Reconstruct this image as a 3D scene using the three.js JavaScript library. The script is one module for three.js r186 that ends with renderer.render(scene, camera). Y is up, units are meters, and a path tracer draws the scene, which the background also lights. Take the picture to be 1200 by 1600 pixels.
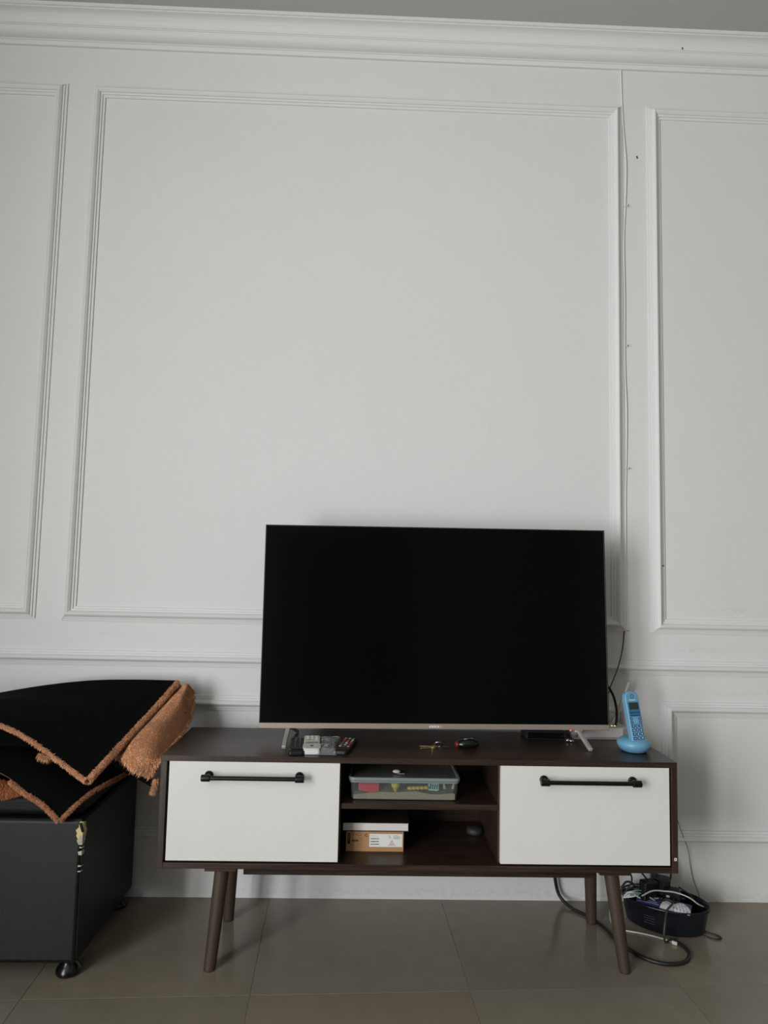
import * as THREE from 'three';
import { RoundedBoxGeometry } from 'three/addons/geometries/RoundedBoxGeometry.js';
import { mergeGeometries, toCreasedNormals } from 'three/addons/utils/BufferGeometryUtils.js';
import { RectAreaLightUniformsLib } from 'three/addons/lights/RectAreaLightUniformsLib.js';
import { FontLoader } from 'three/addons/loaders/FontLoader.js';
import { TextGeometry } from 'three/addons/geometries/TextGeometry.js';
import { ImprovedNoise } from 'three/addons/math/ImprovedNoise.js';

// ---------- camera, sky, daylight, exposure ----------
const scene = new THREE.Scene();
const camera = new THREE.PerspectiveCamera(72.55, 1200 / 1600, 0.05, 60);
camera.position.set(0, 1.1485, 2.5518);
camera.rotation.set(0.0837, -0.0274, 0.0220, 'YXZ');
scene.add(camera);

scene.background = new THREE.Color().setRGB(0.95, 0.97, 1.0);       // overcast sky seen through the window
RectAreaLightUniformsLib.init();
const WINDOW = { z0: 2.9, z1: 4.2, y0: 0.08, y1: 2.8, x: -2.4 };  // opening in the side wall
const daylight = new THREE.RectAreaLight(new THREE.Color().setRGB(0.965, 0.977, 1.0), 14.4, WINDOW.z1 - WINDOW.z0 - 0.1, WINDOW.y1 - WINDOW.y0 - 0.1);
daylight.position.set(WINDOW.x + 0.02, (WINDOW.y0 + WINDOW.y1) / 2, (WINDOW.z0 + WINDOW.z1) / 2);
daylight.lookAt(5, daylight.position.y, daylight.position.z);
scene.add(daylight);
const DOORWAY = { z0: 4.55, z1: 5.45, y0: 0.0, y1: 2.2 };             // open doorway further back in the same wall
const doorlight = new THREE.RectAreaLight(new THREE.Color().setRGB(0.99, 0.99, 0.985), 24, DOORWAY.z1 - DOORWAY.z0 - 0.02, DOORWAY.y1 - DOORWAY.y0 - 0.04);
doorlight.position.set(WINDOW.x + 0.02, (DOORWAY.y0 + DOORWAY.y1) / 2, (DOORWAY.z0 + DOORWAY.z1) / 2);
doorlight.lookAt(5, doorlight.position.y, doorlight.position.z);
scene.add(doorlight);

const renderer = new THREE.WebGLRenderer({ antialias: true });
renderer.toneMapping = THREE.LinearToneMapping;
renderer.toneMappingExposure = 1.0;
renderer.shadowMap.enabled = true;

// ---------- helpers ----------
let seed = 12345;
const rnd = () => { seed |= 0; seed = (seed + 0x6D2B79F5) | 0; let t = Math.imul(seed ^ (seed >>> 15), 1 | seed); t = (t + Math.imul(t ^ (t >>> 7), 61 | t)) ^ t; return ((t ^ (t >>> 14)) >>> 0) / 4294967296; };
const rr = (a, b) => a + (b - a) * rnd();
const noise = new ImprovedNoise();
const V = (x, y, z) => new THREE.Vector3(x, y, z);
const used = {};
function numbered(name) { const n = used[name] = (used[name] ?? -1) + 1; return n ? name + '_' + String(n).padStart(3, '0') : name; }
function thing(name, label, category, pos = [0, 0, 0], turn = 0, group) {
  const o = new THREE.Group(); o.name = numbered(name); scene.add(o);
  o.position.set(...pos); o.rotation.y = turn; o.userData = { label, category };
  if (group) o.userData.group = group;
  return o;
}
function shadows(m) { m.castShadow = true; m.receiveShadow = true; return m; }
function part(name, geo, mat, parent, label) {
  const g = Array.isArray(geo) ? (geo.length > 1 ? mergeGeometries(geo.map(q => { const n = q.index ? q.toNonIndexed() : q; for (const k of Object.keys(n.attributes)) if (!['position', 'normal', 'uv'].includes(k)) n.deleteAttribute(k); return n; })) : geo[0]) : geo;
  const m = shadows(new THREE.Mesh(g, mat)); m.name = name; parent.add(m);
  if (label) m.userData.label = label;
  return m;
}
function struct(name, geo, mat, parent = scene) { const m = part(name, geo, mat, parent); if (parent === scene) m.userData.kind = 'structure'; return m; }
function sgroup(name) { const g = new THREE.Group(); g.name = name; g.userData.kind = 'structure'; scene.add(g); return g; }
const T = (g, x, y, z, rx = 0, ry = 0, rz = 0) => { g.applyMatrix4(new THREE.Matrix4().compose(V(x, y, z), new THREE.Quaternion().setFromEuler(new THREE.Euler(rx, ry, rz)), V(1, 1, 1))); return g; };
// uv in metres by the way each face looks; along = the axis that the grain follows
function boxUV(g, along = 'x', off = 0) {
  if (g.index) g = g.toNonIndexed();
  const p = g.attributes.position, uv = new Float32Array(p.count * 2);
  const a = V(0, 0, 0), b = V(0, 0, 0), c = V(0, 0, 0);
  for (let i = 0; i < p.count; i += 3) {
    a.fromBufferAttribute(p, i); b.fromBufferAttribute(p, i + 1); c.fromBufferAttribute(p, i + 2);
    const n = b.clone().sub(a).cross(c.clone().sub(a)); const ax = Math.abs(n.x), ay = Math.abs(n.y), az = Math.abs(n.z);
    const k = ax > ay && ax > az ? 0 : ay > az ? 1 : 2;
    for (let j = 0; j < 3; j++) {
      const x = p.getX(i + j), y = p.getY(i + j), z = p.getZ(i + j);
      let u, v; if (k === 0) [u, v] = [z, y]; else if (k === 1) [u, v] = [x, z]; else [u, v] = [x, y];
      if (along === 'y' && k !== 1) [u, v] = [v, u];
      if (along === 'y' && k === 1) [u, v] = [v, u];
      uv[(i + j) * 2] = u + off; uv[(i + j) * 2 + 1] = v + off * 0.37;
    }
  }
  g.setAttribute('uv', new THREE.BufferAttribute(uv, 2)); return g;
}
const rbox = (w, h, d, r = 0.002, s = 2) => new RoundedBoxGeometry(w, h, d, s, Math.min(r, w / 2.01, h / 2.01, d / 2.01));
// box from its two corners
const span = (x0, x1, y0, y1, z0, z1, r = 0.0015, along = 'x', off = 0) => boxUV(T(rbox(x1 - x0, y1 - y0, z1 - z0, r), (x0 + x1) / 2, (y0 + y1) / 2, (z0 + z1) / 2), along, off);
const curve = (pts) => new THREE.CatmullRomCurve3(pts.map(p => V(...p)), false, 'centripetal');
const tube = (pts, r, n = 48, k = 8) => new THREE.TubeGeometry(curve(pts), n, r, k, false);
function cyl(a, b, r0, r1, k = 20) {
  const A = V(...a), B = V(...b), d = B.clone().sub(A), g = new THREE.CylinderGeometry(r1, r0, d.length(), k, 1);
  g.applyQuaternion(new THREE.Quaternion().setFromUnitVectors(V(0, 1, 0), d.clone().normalize())); g.translate(...A.clone().add(B).multiplyScalar(0.5).toArray()); return g;
}
const lathe = (pts, k = 40) => new THREE.LatheGeometry(pts.map(p => new THREE.Vector2(...p)), k);
function roundRect(w, h, r) { const s = new THREE.Shape(), x = -w / 2, y = -h / 2; s.moveTo(x + r, y); s.lineTo(x + w - r, y); s.quadraticCurveTo(x + w, y, x + w, y + r); s.lineTo(x + w, y + h - r); s.quadraticCurveTo(x + w, y + h, x + w - r, y + h); s.lineTo(x + r, y + h); s.quadraticCurveTo(x, y + h, x, y + h - r); s.lineTo(x, y + r); s.quadraticCurveTo(x, y, x + r, y); return s; }
const slab = (shape, depth, bevel = 0.001, bs = 2, cs = 10) => new THREE.ExtrudeGeometry(shape, { depth: depth - 2 * bevel, bevelEnabled: bevel > 0, bevelSize: bevel, bevelThickness: bevel, bevelOffset: -bevel, bevelSegments: bs, curveSegments: cs }).translate(0, 0, bevel);
// surface from a function f(u,v) -> Vector3
function sheet(f, nu, nv, flip = false) {
  const pos = [], uv = [], idx = [];
  for (let j = 0; j <= nv; j++) for (let i = 0; i <= nu; i++) { const p = f(i / nu, j / nv); pos.push(p.x, p.y, p.z); uv.push(i / nu, j / nv); }
  for (let j = 0; j < nv; j++) for (let i = 0; i < nu; i++) { const a = j * (nu + 1) + i, b = a + 1, c = a + nu + 1, d = c + 1; flip ? idx.push(a, c, b, b, c, d) : idx.push(a, b, c, b, d, c); }
  const g = new THREE.BufferGeometry(); g.setAttribute('position', new THREE.Float32BufferAttribute(pos, 3)); g.setAttribute('uv', new THREE.Float32BufferAttribute(uv, 2)); g.setIndex(idx); g.computeVertexNormals(); return g;
}
function canvasTex(w, h, draw, srgb = true) {
  const c = document.createElement('canvas'); c.width = w; c.height = h; draw(c.getContext('2d'), w, h);
  const t = new THREE.CanvasTexture(c); if (srgb) t.colorSpace = THREE.SRGBColorSpace; t.wrapS = t.wrapT = THREE.RepeatWrapping; t.anisotropy = 8; return t;
}
function dataTex(w, h, f, srgb = true) {   // f(x,y) -> [r,g,b] 0..255
  const d = new Uint8Array(w * h * 4);
  for (let y = 0; y < h; y++) for (let x = 0; x < w; x++) { const c = f(x, y), i = (y * w + x) * 4; for (let k = 0; k < 3; k++) d[i + k] = Math.max(0, Math.min(255, c[k])); d[i + 3] = 255; }
  const t = new THREE.DataTexture(d, w, h); t.wrapS = t.wrapT = THREE.RepeatWrapping; t.magFilter = THREE.LinearFilter; t.minFilter = THREE.LinearMipmapLinearFilter; t.generateMipmaps = true; if (srgb) t.colorSpace = THREE.SRGBColorSpace; t.needsUpdate = true; return t;
}
const std = (color, roughness = 0.6, o = {}) => new THREE.MeshStandardMaterial({ color, roughness, ...o });
const phys = (color, roughness = 0.6, o = {}) => new THREE.MeshPhysicalMaterial({ color, roughness, ...o });

// ---------- materials ----------
const PAINT = '#dddedc';
const paint = std(PAINT, 0.62);
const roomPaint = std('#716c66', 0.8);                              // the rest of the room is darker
// stains and scuffs on the back wall: x, y, half width, half height, strength (metres on the wall)
const STAINS = [[1.386, 1.018, .075, .014, 9], [1.36, 1.03, .03, .006, 8], [1.229, .885, .05, .008, 12], [1.30, .877, .03, .005, 9], [1.368, .727, .09, .006, 6], [1.21, .905, .02, .004, 10], [.457, 1.60, .010, .06, 4], [.456, 1.70, .006, .03, 5], [.456, 3.046, .008, .06, 5], [.99, .93, .03, .05, 5], [-.9, .905, .05, .006, 4], [.3, .02, .5, .010, 14], [1.35, .012, .4, .010, 16], [.62, .05, .05, .02, 7]];
const wallTex = dataTex(2048, 1310, (x, y) => {
  const X = x / 2048 * 5.5 - 2.6, Y = y / 1310 * 3.52 - .15;
  let n = noise.noise(x / 60, y / 60, 3) * 1.0 + noise.noise(x / 220, y / 220, 7) * 1.4 + rr(-1.1, 1.1), d = 0;
  for (const [sx, sy, a, b, k] of STAINS) { const q = ((X - sx) / a) ** 2 + ((Y - sy) / b) ** 2; if (q < 4) d += .7 * k * Math.max(0, 1 - q / 4) * Math.max(0, .55 + 1.1 * noise.noise(x / 7, y / 4, 12)); }
  return [221 + n - d, 222 + n - d, 220.5 + n - d * 1.1];
});
wallTex.repeat.set(1 / 5.5, 1 / 3.52); wallTex.offset.set(2.6 / 5.5, .15 / 3.52);
const wallBump = dataTex(512, 512, (x, y) => { const n = 128 + 60 * noise.noise(x / 7, y / 7, 4) + 50 * noise.noise(x / 26, y / 26, 9); return [n, n, n]; }, false);
wallBump.repeat.set(1.6, 1.6);
const wallPaint = std('#ffffff', 0.6, { map: wallTex, bumpMap: wallBump, bumpScale: 0.0006 });
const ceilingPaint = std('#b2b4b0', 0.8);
const grout = std('#a19a8b', 0.9);
const tileTex = dataTex(512, 512, (x, y) => { const n = noise.noise(x / 2.2, y / 2.2, 2) * 8 + noise.noise(x / 60, y / 60, 5) * 5 + rr(-4, 4); return [131 + n, 124 + n, 111 + n]; });
tileTex.repeat.set(1.7, 1.7);
const tileMats = [0, 1, 2].map(i => phys(['#ffffff', '#f6f5f3', '#fdfaf6'][i], 0.16, { map: tileTex, specularIntensity: 0.9 }));
function woodTexture(r, g, b, amp, w = 1024, h = 512) {
  return dataTex(w, h, (x, y) => {
    const wob = noise.noise(x / 260, y / 60, 2) * 9;
    const n = noise.noise(x / 170, (y + wob) / 3.2, 11) * 0.55 + noise.noise(x / 60, (y + wob) / 1.3, 21) * 0.35 + noise.noise(x / 400, (y + wob) / 14, 5) * 0.6 + (rnd() - 0.5) * 0.18;
    return [r + amp * n, g + amp * 0.82 * n, b + amp * 0.68 * n];
  });
}
const walnutTex = woodTexture(50, 37, 29, 31); walnutTex.repeat.set(1.2, 2.4);
const walnut = phys('#ffffff', 0.36, { map: walnutTex, specularIntensity: 0.8 });
const legTex = woodTexture(60, 48, 34, 16); legTex.repeat.set(1.5, 3);
const legWood = std('#ffffff', 0.62, { map: legTex });
const doorTex = dataTex(512, 512, (x, y) => { const n = noise.noise(x / 50, y / 50, 6) * 2 + noise.noise(x / 4, y / 4, 8) * 1.3; return [215 + n, 215 + n, 211 + n]; });
const doorWhite = std('#ffffff', 0.45, { map: doorTex });
const blackMetal = std('#0b0b0b', 0.38, { metalness: 0.3 });
const blackPlastic = std('#0c0c0d', 0.42);
const mattBlack = std('#101010', 0.8);
const silver = std('#b9b6b2', 0.42, { metalness: 0.35 });
const chrome = std('#d8d8d8', 0.18, { metalness: 1 });
const leatherBump = dataTex(512, 512, (x, y) => { const n = 128 + 70 * noise.noise(x / 5, y / 5, 14) + 40 * noise.noise(x / 12, y / 12, 24); return [n, n, n]; }, false);
leatherBump.repeat.set(6, 6);
const leather = phys('#131412', 0.44, { bumpMap: leatherBump, bumpScale: 0.0004, specularIntensity: 0.5 });
const foam = std('#cdbb8a', 0.95);
const feltTex = dataTex(512, 512, (x, y) => { const n = noise.noise(x / 3, y / 9, 2) * 5 + noise.noise(x / 40, y / 60, 4) * 4 + rr(-3, 3); return [9 + n * .6, 12 + n * .6, 10 + n * .6]; });
feltTex.repeat.set(3, 3);
const felt = phys('#ffffff', 0.95, { map: feltTex, specularIntensity: 0.12, side: THREE.DoubleSide });
const plush = std('#a2704f', 0.95, { side: THREE.DoubleSide });
const hairMat = std('#ffffff', 0.85, { side: THREE.DoubleSide });
const whitePlastic = std('#d9d8d4', 0.4);
const cordBlack = std('#121211', 0.55);
const cordWhite = std('#cfcfc8', 0.5);

// ---------- the room ----------
const RX0 = -2.4, RX1 = 2.7, RZ1 = 5.6, RH = 3.222;
{
  // floor: a grout bed with a laid grid of large tiles, turned a little against the wall
  const floor = sgroup('floor');
  struct('grout_bed', new THREE.BoxGeometry(RX1 - RX0 + 0.4, 0.1, RZ1 + 0.4).translate((RX0 + RX1) / 2, -0.052, RZ1 / 2), grout, floor);
  const th = -0.0408, ct = Math.cos(th), st = Math.sin(th), gx = -0.9008, gz = 0.5482, S = 0.6, gap = 0.0006;
  const clip = (poly, ax, lim, keepLess) => {
    const out = [];
    for (let i = 0; i < poly.length; i++) {
      const a = poly[i], b = poly[(i + 1) % poly.length], ia = keepLess ? a[ax] <= lim : a[ax] >= lim, ib = keepLess ? b[ax] <= lim : b[ax] >= lim;
      if (ia) out.push(a);
      if (ia !== ib) { const t = (lim - a[ax]) / (b[ax] - a[ax]); out.push([a[0] + t * (b[0] - a[0]), a[1] + t * (b[1] - a[1])]); }
    }
    return out;
  };
  for (let j = -2; j < 10; j++) for (let i = -4; i < 8; i++) {
    const u0 = gx + i * S + gap, u1 = gx + (i + 1) * S - gap, v0 = gz + j * S + gap, v1 = gz + (j + 1) * S - gap;
    let poly = [[u0, v0], [u1, v0], [u1, v1], [u0, v1]].map(([u, v]) => [ct * u - st * v, st * u + ct * v]);
    poly = clip(poly, 0, RX0 + 0.001, false); poly = clip(poly, 0, RX1 - 0.001, true); poly = clip(poly, 1, 0.001, false); poly = clip(poly, 1, RZ1 - 0.001, true);
    if (poly.length < 3) continue;
    const s = new THREE.Shape(poly.map(([x, z]) => new THREE.Vector2(x, -z)));
    const g = new THREE.ExtrudeGeometry(s, { depth: 0.006, bevelEnabled: true, bevelSize: 0.0003, bevelThickness: 0.0003, bevelOffset: -0.0003, bevelSegments: 1 });
    g.rotateX(-Math.PI / 2); g.translate(0, -0.0063, 0);
    part('tile', boxUV(g, 'x', (i * 0.37 + j * 0.61) % 1), tileMats[(i * 7 + j * 5 + 70) % 3], floor);
  }
  const back = struct('wall_back', boxUV(new THREE.BoxGeometry(RX1 - RX0 + 0.4, RH + 0.3, 0.2).translate((RX0 + RX1) / 2, RH / 2, -0.1)), wallPaint);
  for (const [x, y, z, a] of [[1.020, 2.763, .003, .6], [1.180, 3.175, .055, .5], [1.0995, 1.186, .008, 0]]) part('nail', T(new THREE.CylinderGeometry(.0022, .0016, .014, 8), x, y, z, Math.PI / 2 - .4, 0, a), std('#2e2c28', .5, { metalness: .6 }), back);
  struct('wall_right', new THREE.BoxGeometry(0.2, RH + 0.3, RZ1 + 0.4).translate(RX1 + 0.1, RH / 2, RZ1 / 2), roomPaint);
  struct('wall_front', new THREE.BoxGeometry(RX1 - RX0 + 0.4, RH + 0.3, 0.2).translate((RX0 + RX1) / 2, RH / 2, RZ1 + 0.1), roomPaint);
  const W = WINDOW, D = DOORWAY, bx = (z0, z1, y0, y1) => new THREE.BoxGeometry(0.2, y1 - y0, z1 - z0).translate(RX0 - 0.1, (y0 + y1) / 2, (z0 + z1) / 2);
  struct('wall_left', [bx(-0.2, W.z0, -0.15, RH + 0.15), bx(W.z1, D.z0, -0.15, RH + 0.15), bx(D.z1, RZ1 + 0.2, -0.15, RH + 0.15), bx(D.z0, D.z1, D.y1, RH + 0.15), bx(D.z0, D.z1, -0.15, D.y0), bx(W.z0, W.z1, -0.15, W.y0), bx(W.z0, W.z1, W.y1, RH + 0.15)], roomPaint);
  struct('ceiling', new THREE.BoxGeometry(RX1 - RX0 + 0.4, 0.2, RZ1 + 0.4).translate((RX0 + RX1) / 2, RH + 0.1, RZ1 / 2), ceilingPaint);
  // window: frame, mullions, panes
  const win = sgroup('window_1'), zc = (W.z0 + W.z1) / 2, yc = (W.y0 + W.y1) / 2, fr = [];
  const fb = (z0, z1, y0, y1) => fr.push(rbox(0.06, y1 - y0, z1 - z0, 0.004).translate(RX0 - 0.12, (y0 + y1) / 2, (z0 + z1) / 2));
  fb(W.z0, W.z1, W.y0, W.y0 + 0.05); fb(W.z0, W.z1, W.y1 - 0.05, W.y1); fb(W.z0, W.z0 + 0.05, W.y0, W.y1); fb(W.z1 - 0.05, W.z1, W.y0, W.y1); fb(zc - 0.025, zc + 0.025, W.y0, W.y1);
  part('window_frame', fr, whitePlastic, win);
  const glass = phys('#ffffff', 0.0, { transmission: 1, thickness: 0, ior: 1.45 });
  for (const s of [-1, 1]) part('window_pane', new THREE.BoxGeometry(0.004, W.y1 - W.y0 - 0.1, (W.z1 - W.z0) / 2 - 0.075).translate(RX0 - 0.12, yc, zc + s * (W.z1 - W.z0) / 4), glass, win);
  // dark double door behind the camera (the black screen mirrors it)
  const door = sgroup('door_1'), dk = std('#2a1d15', 0.5);
  for (const s of [0, 1]) {
    const x0 = -1.05 + s * 0.83, leaf = part('door_leaf', rbox(0.82, 2.05, 0.04, 0.003).translate(x0 + 0.41, 1.03, RZ1 - 0.021), dk, door);
    for (const [y0, y1] of [[0.15, 0.95], [1.1, 1.92]]) part('door_panel', rbox(0.56, y1 - y0, 0.02, 0.006).translate(x0 + 0.41, (y0 + y1) / 2, RZ1 - 0.045), dk, leaf);
  }
}
// ---------- mouldings ----------
const HALF = [[0, 0], [.0005, .0046], [.0088, .0054], [.0093, .0092], [.0157, .0100], [.0162, .0136], [.0185, .0156], [.0210, .0182], [.0235, .0197]];
const PROFILE = [...HALF, [.026, .0202], ...HALF.slice().reverse().map(([d, h]) => [.052 - d, h])].map(([d, h]) => [d, h * 1.25]);
// one straight length of moulding on the wall plane between two outer corners, cut at 45 degrees towards the inside
function moulding(a, b, inward, profile, mitre = true) {
  const A = V(...a), B = V(...b), d = B.clone().sub(A).normalize(), n = V(...inward), pos = [];
  const at = (P, q, s) => P.clone().addScaledVector(n, q[0]).addScaledVector(d, mitre ? s * q[0] : 0).add(V(0, 0, q[1]));
  for (let i = 0; i + 1 < profile.length; i++) {
    const p0 = at(A, profile[i], 1), p1 = at(B, profile[i], -1), q0 = at(A, profile[i + 1], 1), q1 = at(B, profile[i + 1], -1);
    const w = d.clone().cross(n).z > 0 ? [p0, p1, q1, p0, q1, q0] : [p0, q1, p1, p0, q0, q1];
    for (const p of w) pos.push(p.x, p.y, p.z);
  }
  const c0 = profile.map(q => at(A, q, 1)), c1 = profile.map(q => at(B, q, -1));
  for (const [c, s] of [[c0, 1], [c1, -1]]) for (let i = 1; i + 1 < c.length; i++) for (const p of (s > 0 ? [c[0], c[i], c[i + 1]] : [c[0], c[i + 1], c[i]])) pos.push(p.x, p.y, p.z);
  const g = new THREE.BufferGeometry(); g.setAttribute('position', new THREE.Float32BufferAttribute(pos, 3));
  g.setAttribute('uv', new THREE.Float32BufferAttribute(new Float32Array(pos.length / 3 * 2), 2)); g.computeVertexNormals();
  return toCreasedNormals(g, 0.35);
}
let trimNo = 1;
function panelFrame(x0, x1, y0, y1) {
  const g = sgroup('trim_' + trimNo++);
  part('moulding', moulding([x0, y1, 0], [x1, y1, 0], [0, -1, 0], PROFILE), paint, g);
  part('moulding', moulding([x0, y0, 0], [x1, y0, 0], [0, 1, 0], PROFILE), paint, g);
  part('moulding', moulding([x0, y0, 0], [x0, y1, 0], [1, 0, 0], PROFILE), paint, g);
  part('moulding', moulding([x1, y0, 0], [x1, y1, 0], [-1, 0, 0], PROFILE), paint, g);
}
panelFrame(-2.25, -1.168, 0.951, 2.972); panelFrame(-1.077, 0.962, 0.946, 2.972); panelFrame(1.058, 2.55, 0.942, 2.972);
panelFrame(-2.25, -1.168, 0.188, 0.693); panelFrame(-1.077, 0.972, 0.188, 0.693); panelFrame(1.092, 2.55, 0.194, 0.697);
struct('trim_' + trimNo++, moulding([RX0, 0.8435, 0], [RX1, 0.8435, 0], [0, -1, 0], PROFILE, false), paint);
{ // cornice: fillets, a small cove, a big cove and a top band
  const arc = (cx, cy, rx, ry, a0, a1, n) => Array.from({ length: n + 1 }, (_, i) => { const a = a0 + (a1 - a0) * i / n; return [cx + rx * Math.cos(a), cy + ry * Math.sin(a)]; });
  const P = [[0, 3.119], [.010, 3.119], [.012, 3.128], [.0125, 3.1345], [.0165, 3.135], [.0165, 3.1385], [.0205, 3.139],
    ...arc(.0205, 3.165, .0295, .026, -Math.PI / 2, 0, 8),
    [.0525, 3.1655], [.0525, 3.1695], [.0555, 3.1700], [.0555, 3.1745],
    ...arc(.0915, 3.1745, .0360, .0315, Math.PI, Math.PI / 2, 12),
    [.0925, 3.2062], [.0928, 3.2092], [.1000, 3.2100], [.1004, 3.2225], [0, 3.2225]];
  struct('trim_' + trimNo++, moulding([RX0, 0, 0], [RX1, 0, 0], [0, 1, 0], P.map(([z, y]) => [y, z]), false), paint);
}

// ---------- the television stand ----------
const TOP = 0.600, X0 = -0.574, X1 = 0.943, ZB = 0.09, ZF = 0.455;
{
  const t = thing('tv_stand', 'long dark walnut TV stand with two white doors and an open middle compartment', 'tv stand');
  part('top_panel', span(X0, X1, TOP - .0165, TOP, ZB, ZF, .0012), walnut, t);
  part('side_panel', span(X0, X0 + .018, .283, TOP - .0168, ZB, ZF, .0012, 'y', .3), walnut, t);
  part('side_panel', span(X1 - .018, X1, .283, TOP - .0168, ZB, ZF, .0012, 'y', .7), walnut, t);
  part('bottom_panel', span(X0 + .0183, X1 - .0183, .283, .2995, ZB, ZF, .0012, 'x', .45), walnut, t);
  part('back_panel', span(X0 + .0183, X1 - .0183, .2998, TOP - .0168, ZB, ZB + .005, .0005), walnut, t);
  part('divider', span(-.067, -.0505, .2998, TOP - .0168, ZB + .0055, .436, .001, 'y', .1), walnut, t);
  part('divider', span(.4135, .430, .2998, TOP - .0168, ZB + .0055, .436, .001, 'y', .9), walnut, t);
  part('shelf', span(-.0502, .4132, .4505, .4665, ZB + .0055, .440, .001, 'x', .25), walnut, t);
  const doors = [[-.5495, -.0545, 1, -.434, -.172], [.4185, .9195, 1, .545, .808]];
  doors.forEach(([x0, x1, , h0, h1], i) => {
    const g = slab(roundRect(x1 - x0, .2795, .0015), .0175, .001); T(g, (x0 + x1) / 2, .4445, ZF - .0185);
    const d = part('door', boxUV(g), doorWhite, t, 'white flap door with black pipe handle');
    const y = .5455, z = ZF - .001, zb = z + .031, parts = [];
    for (const x of [h0, h1]) {
      parts.push(T(lathe([[0, 0], [.0125, 0], [.0125, .004], [.0115, .006], [.0075, .0065], [.0072, .022], [0, .022]], 24), x, y, z, Math.PI / 2));
      parts.push(cyl([x, y, z + .015], [x, y, zb], .0072, .0072, 18));
      parts.push(new THREE.SphereGeometry(.0098, 18, 12).translate(x, y, zb));
    }
    parts.push(cyl([h0, y, zb], [h1, y, zb], .0062, .0062, 18));
    for (const [x, s] of [[h0, -1], [h1, 1]]) parts.push(T(lathe([[0, -.013], [.0082, -.013], [.0098, -.0115], [.0098, .0115], [.0082, .013], [0, .013]], 20), x + s * .003 , y, zb, 0, 0, Math.PI / 2));
    part('handle', parts, blackMetal, d, 'black pipe-style bar handle');
  });
  for (const [bx, tx, bz, tz] of [[-.413, -.392, .440, .415], [.789, .757, .437, .415], [-.414, -.402, .154, .178], [.783, .771, .155, .178]]) {
    const g = lathe([[0, 0], [.0155, 0], [.0168, .002], [.0172, .006], [.0215, .2735], [0, .2735]], 40);
    // shear so that the leg leans while its foot stays flat
    const p = g.attributes.position; for (let i = 0; i < p.count; i++) { const k = p.getY(i) / .2735; p.setX(i, p.getX(i) + bx + (tx - bx) * k); p.setZ(i, p.getZ(i) + bz + (tz - bz) * k); }
    g.computeVertexNormals();
    const uv = g.attributes.uv; for (let i = 0; i < uv.count; i++) { const u = uv.getX(i), v = uv.getY(i); uv.setXY(i, p.getY(i), u * .13); }
    part('leg', g, legWood, t);
    part('leg_plate', span(tx - .045, tx + .045, .2738, .2828, tz - .04, tz + .035, .001), walnut, t);
  }
  part('stretcher', span(-.340, .730, .226, .2828, .338, .354, .001, 'x', .6), walnut, t);
  const stk = part('sticker', span(.931, .9385, .319, .3275, ZF, ZF + .0006, .0002), whitePlastic, t, 'tiny white square sticker');
  part('dot', new THREE.CylinderGeometry(.0016, .0016, .0004, 12).rotateX(Math.PI / 2).translate(.9345, .3232, ZF + .0008), mattBlack, stk);
}

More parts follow.
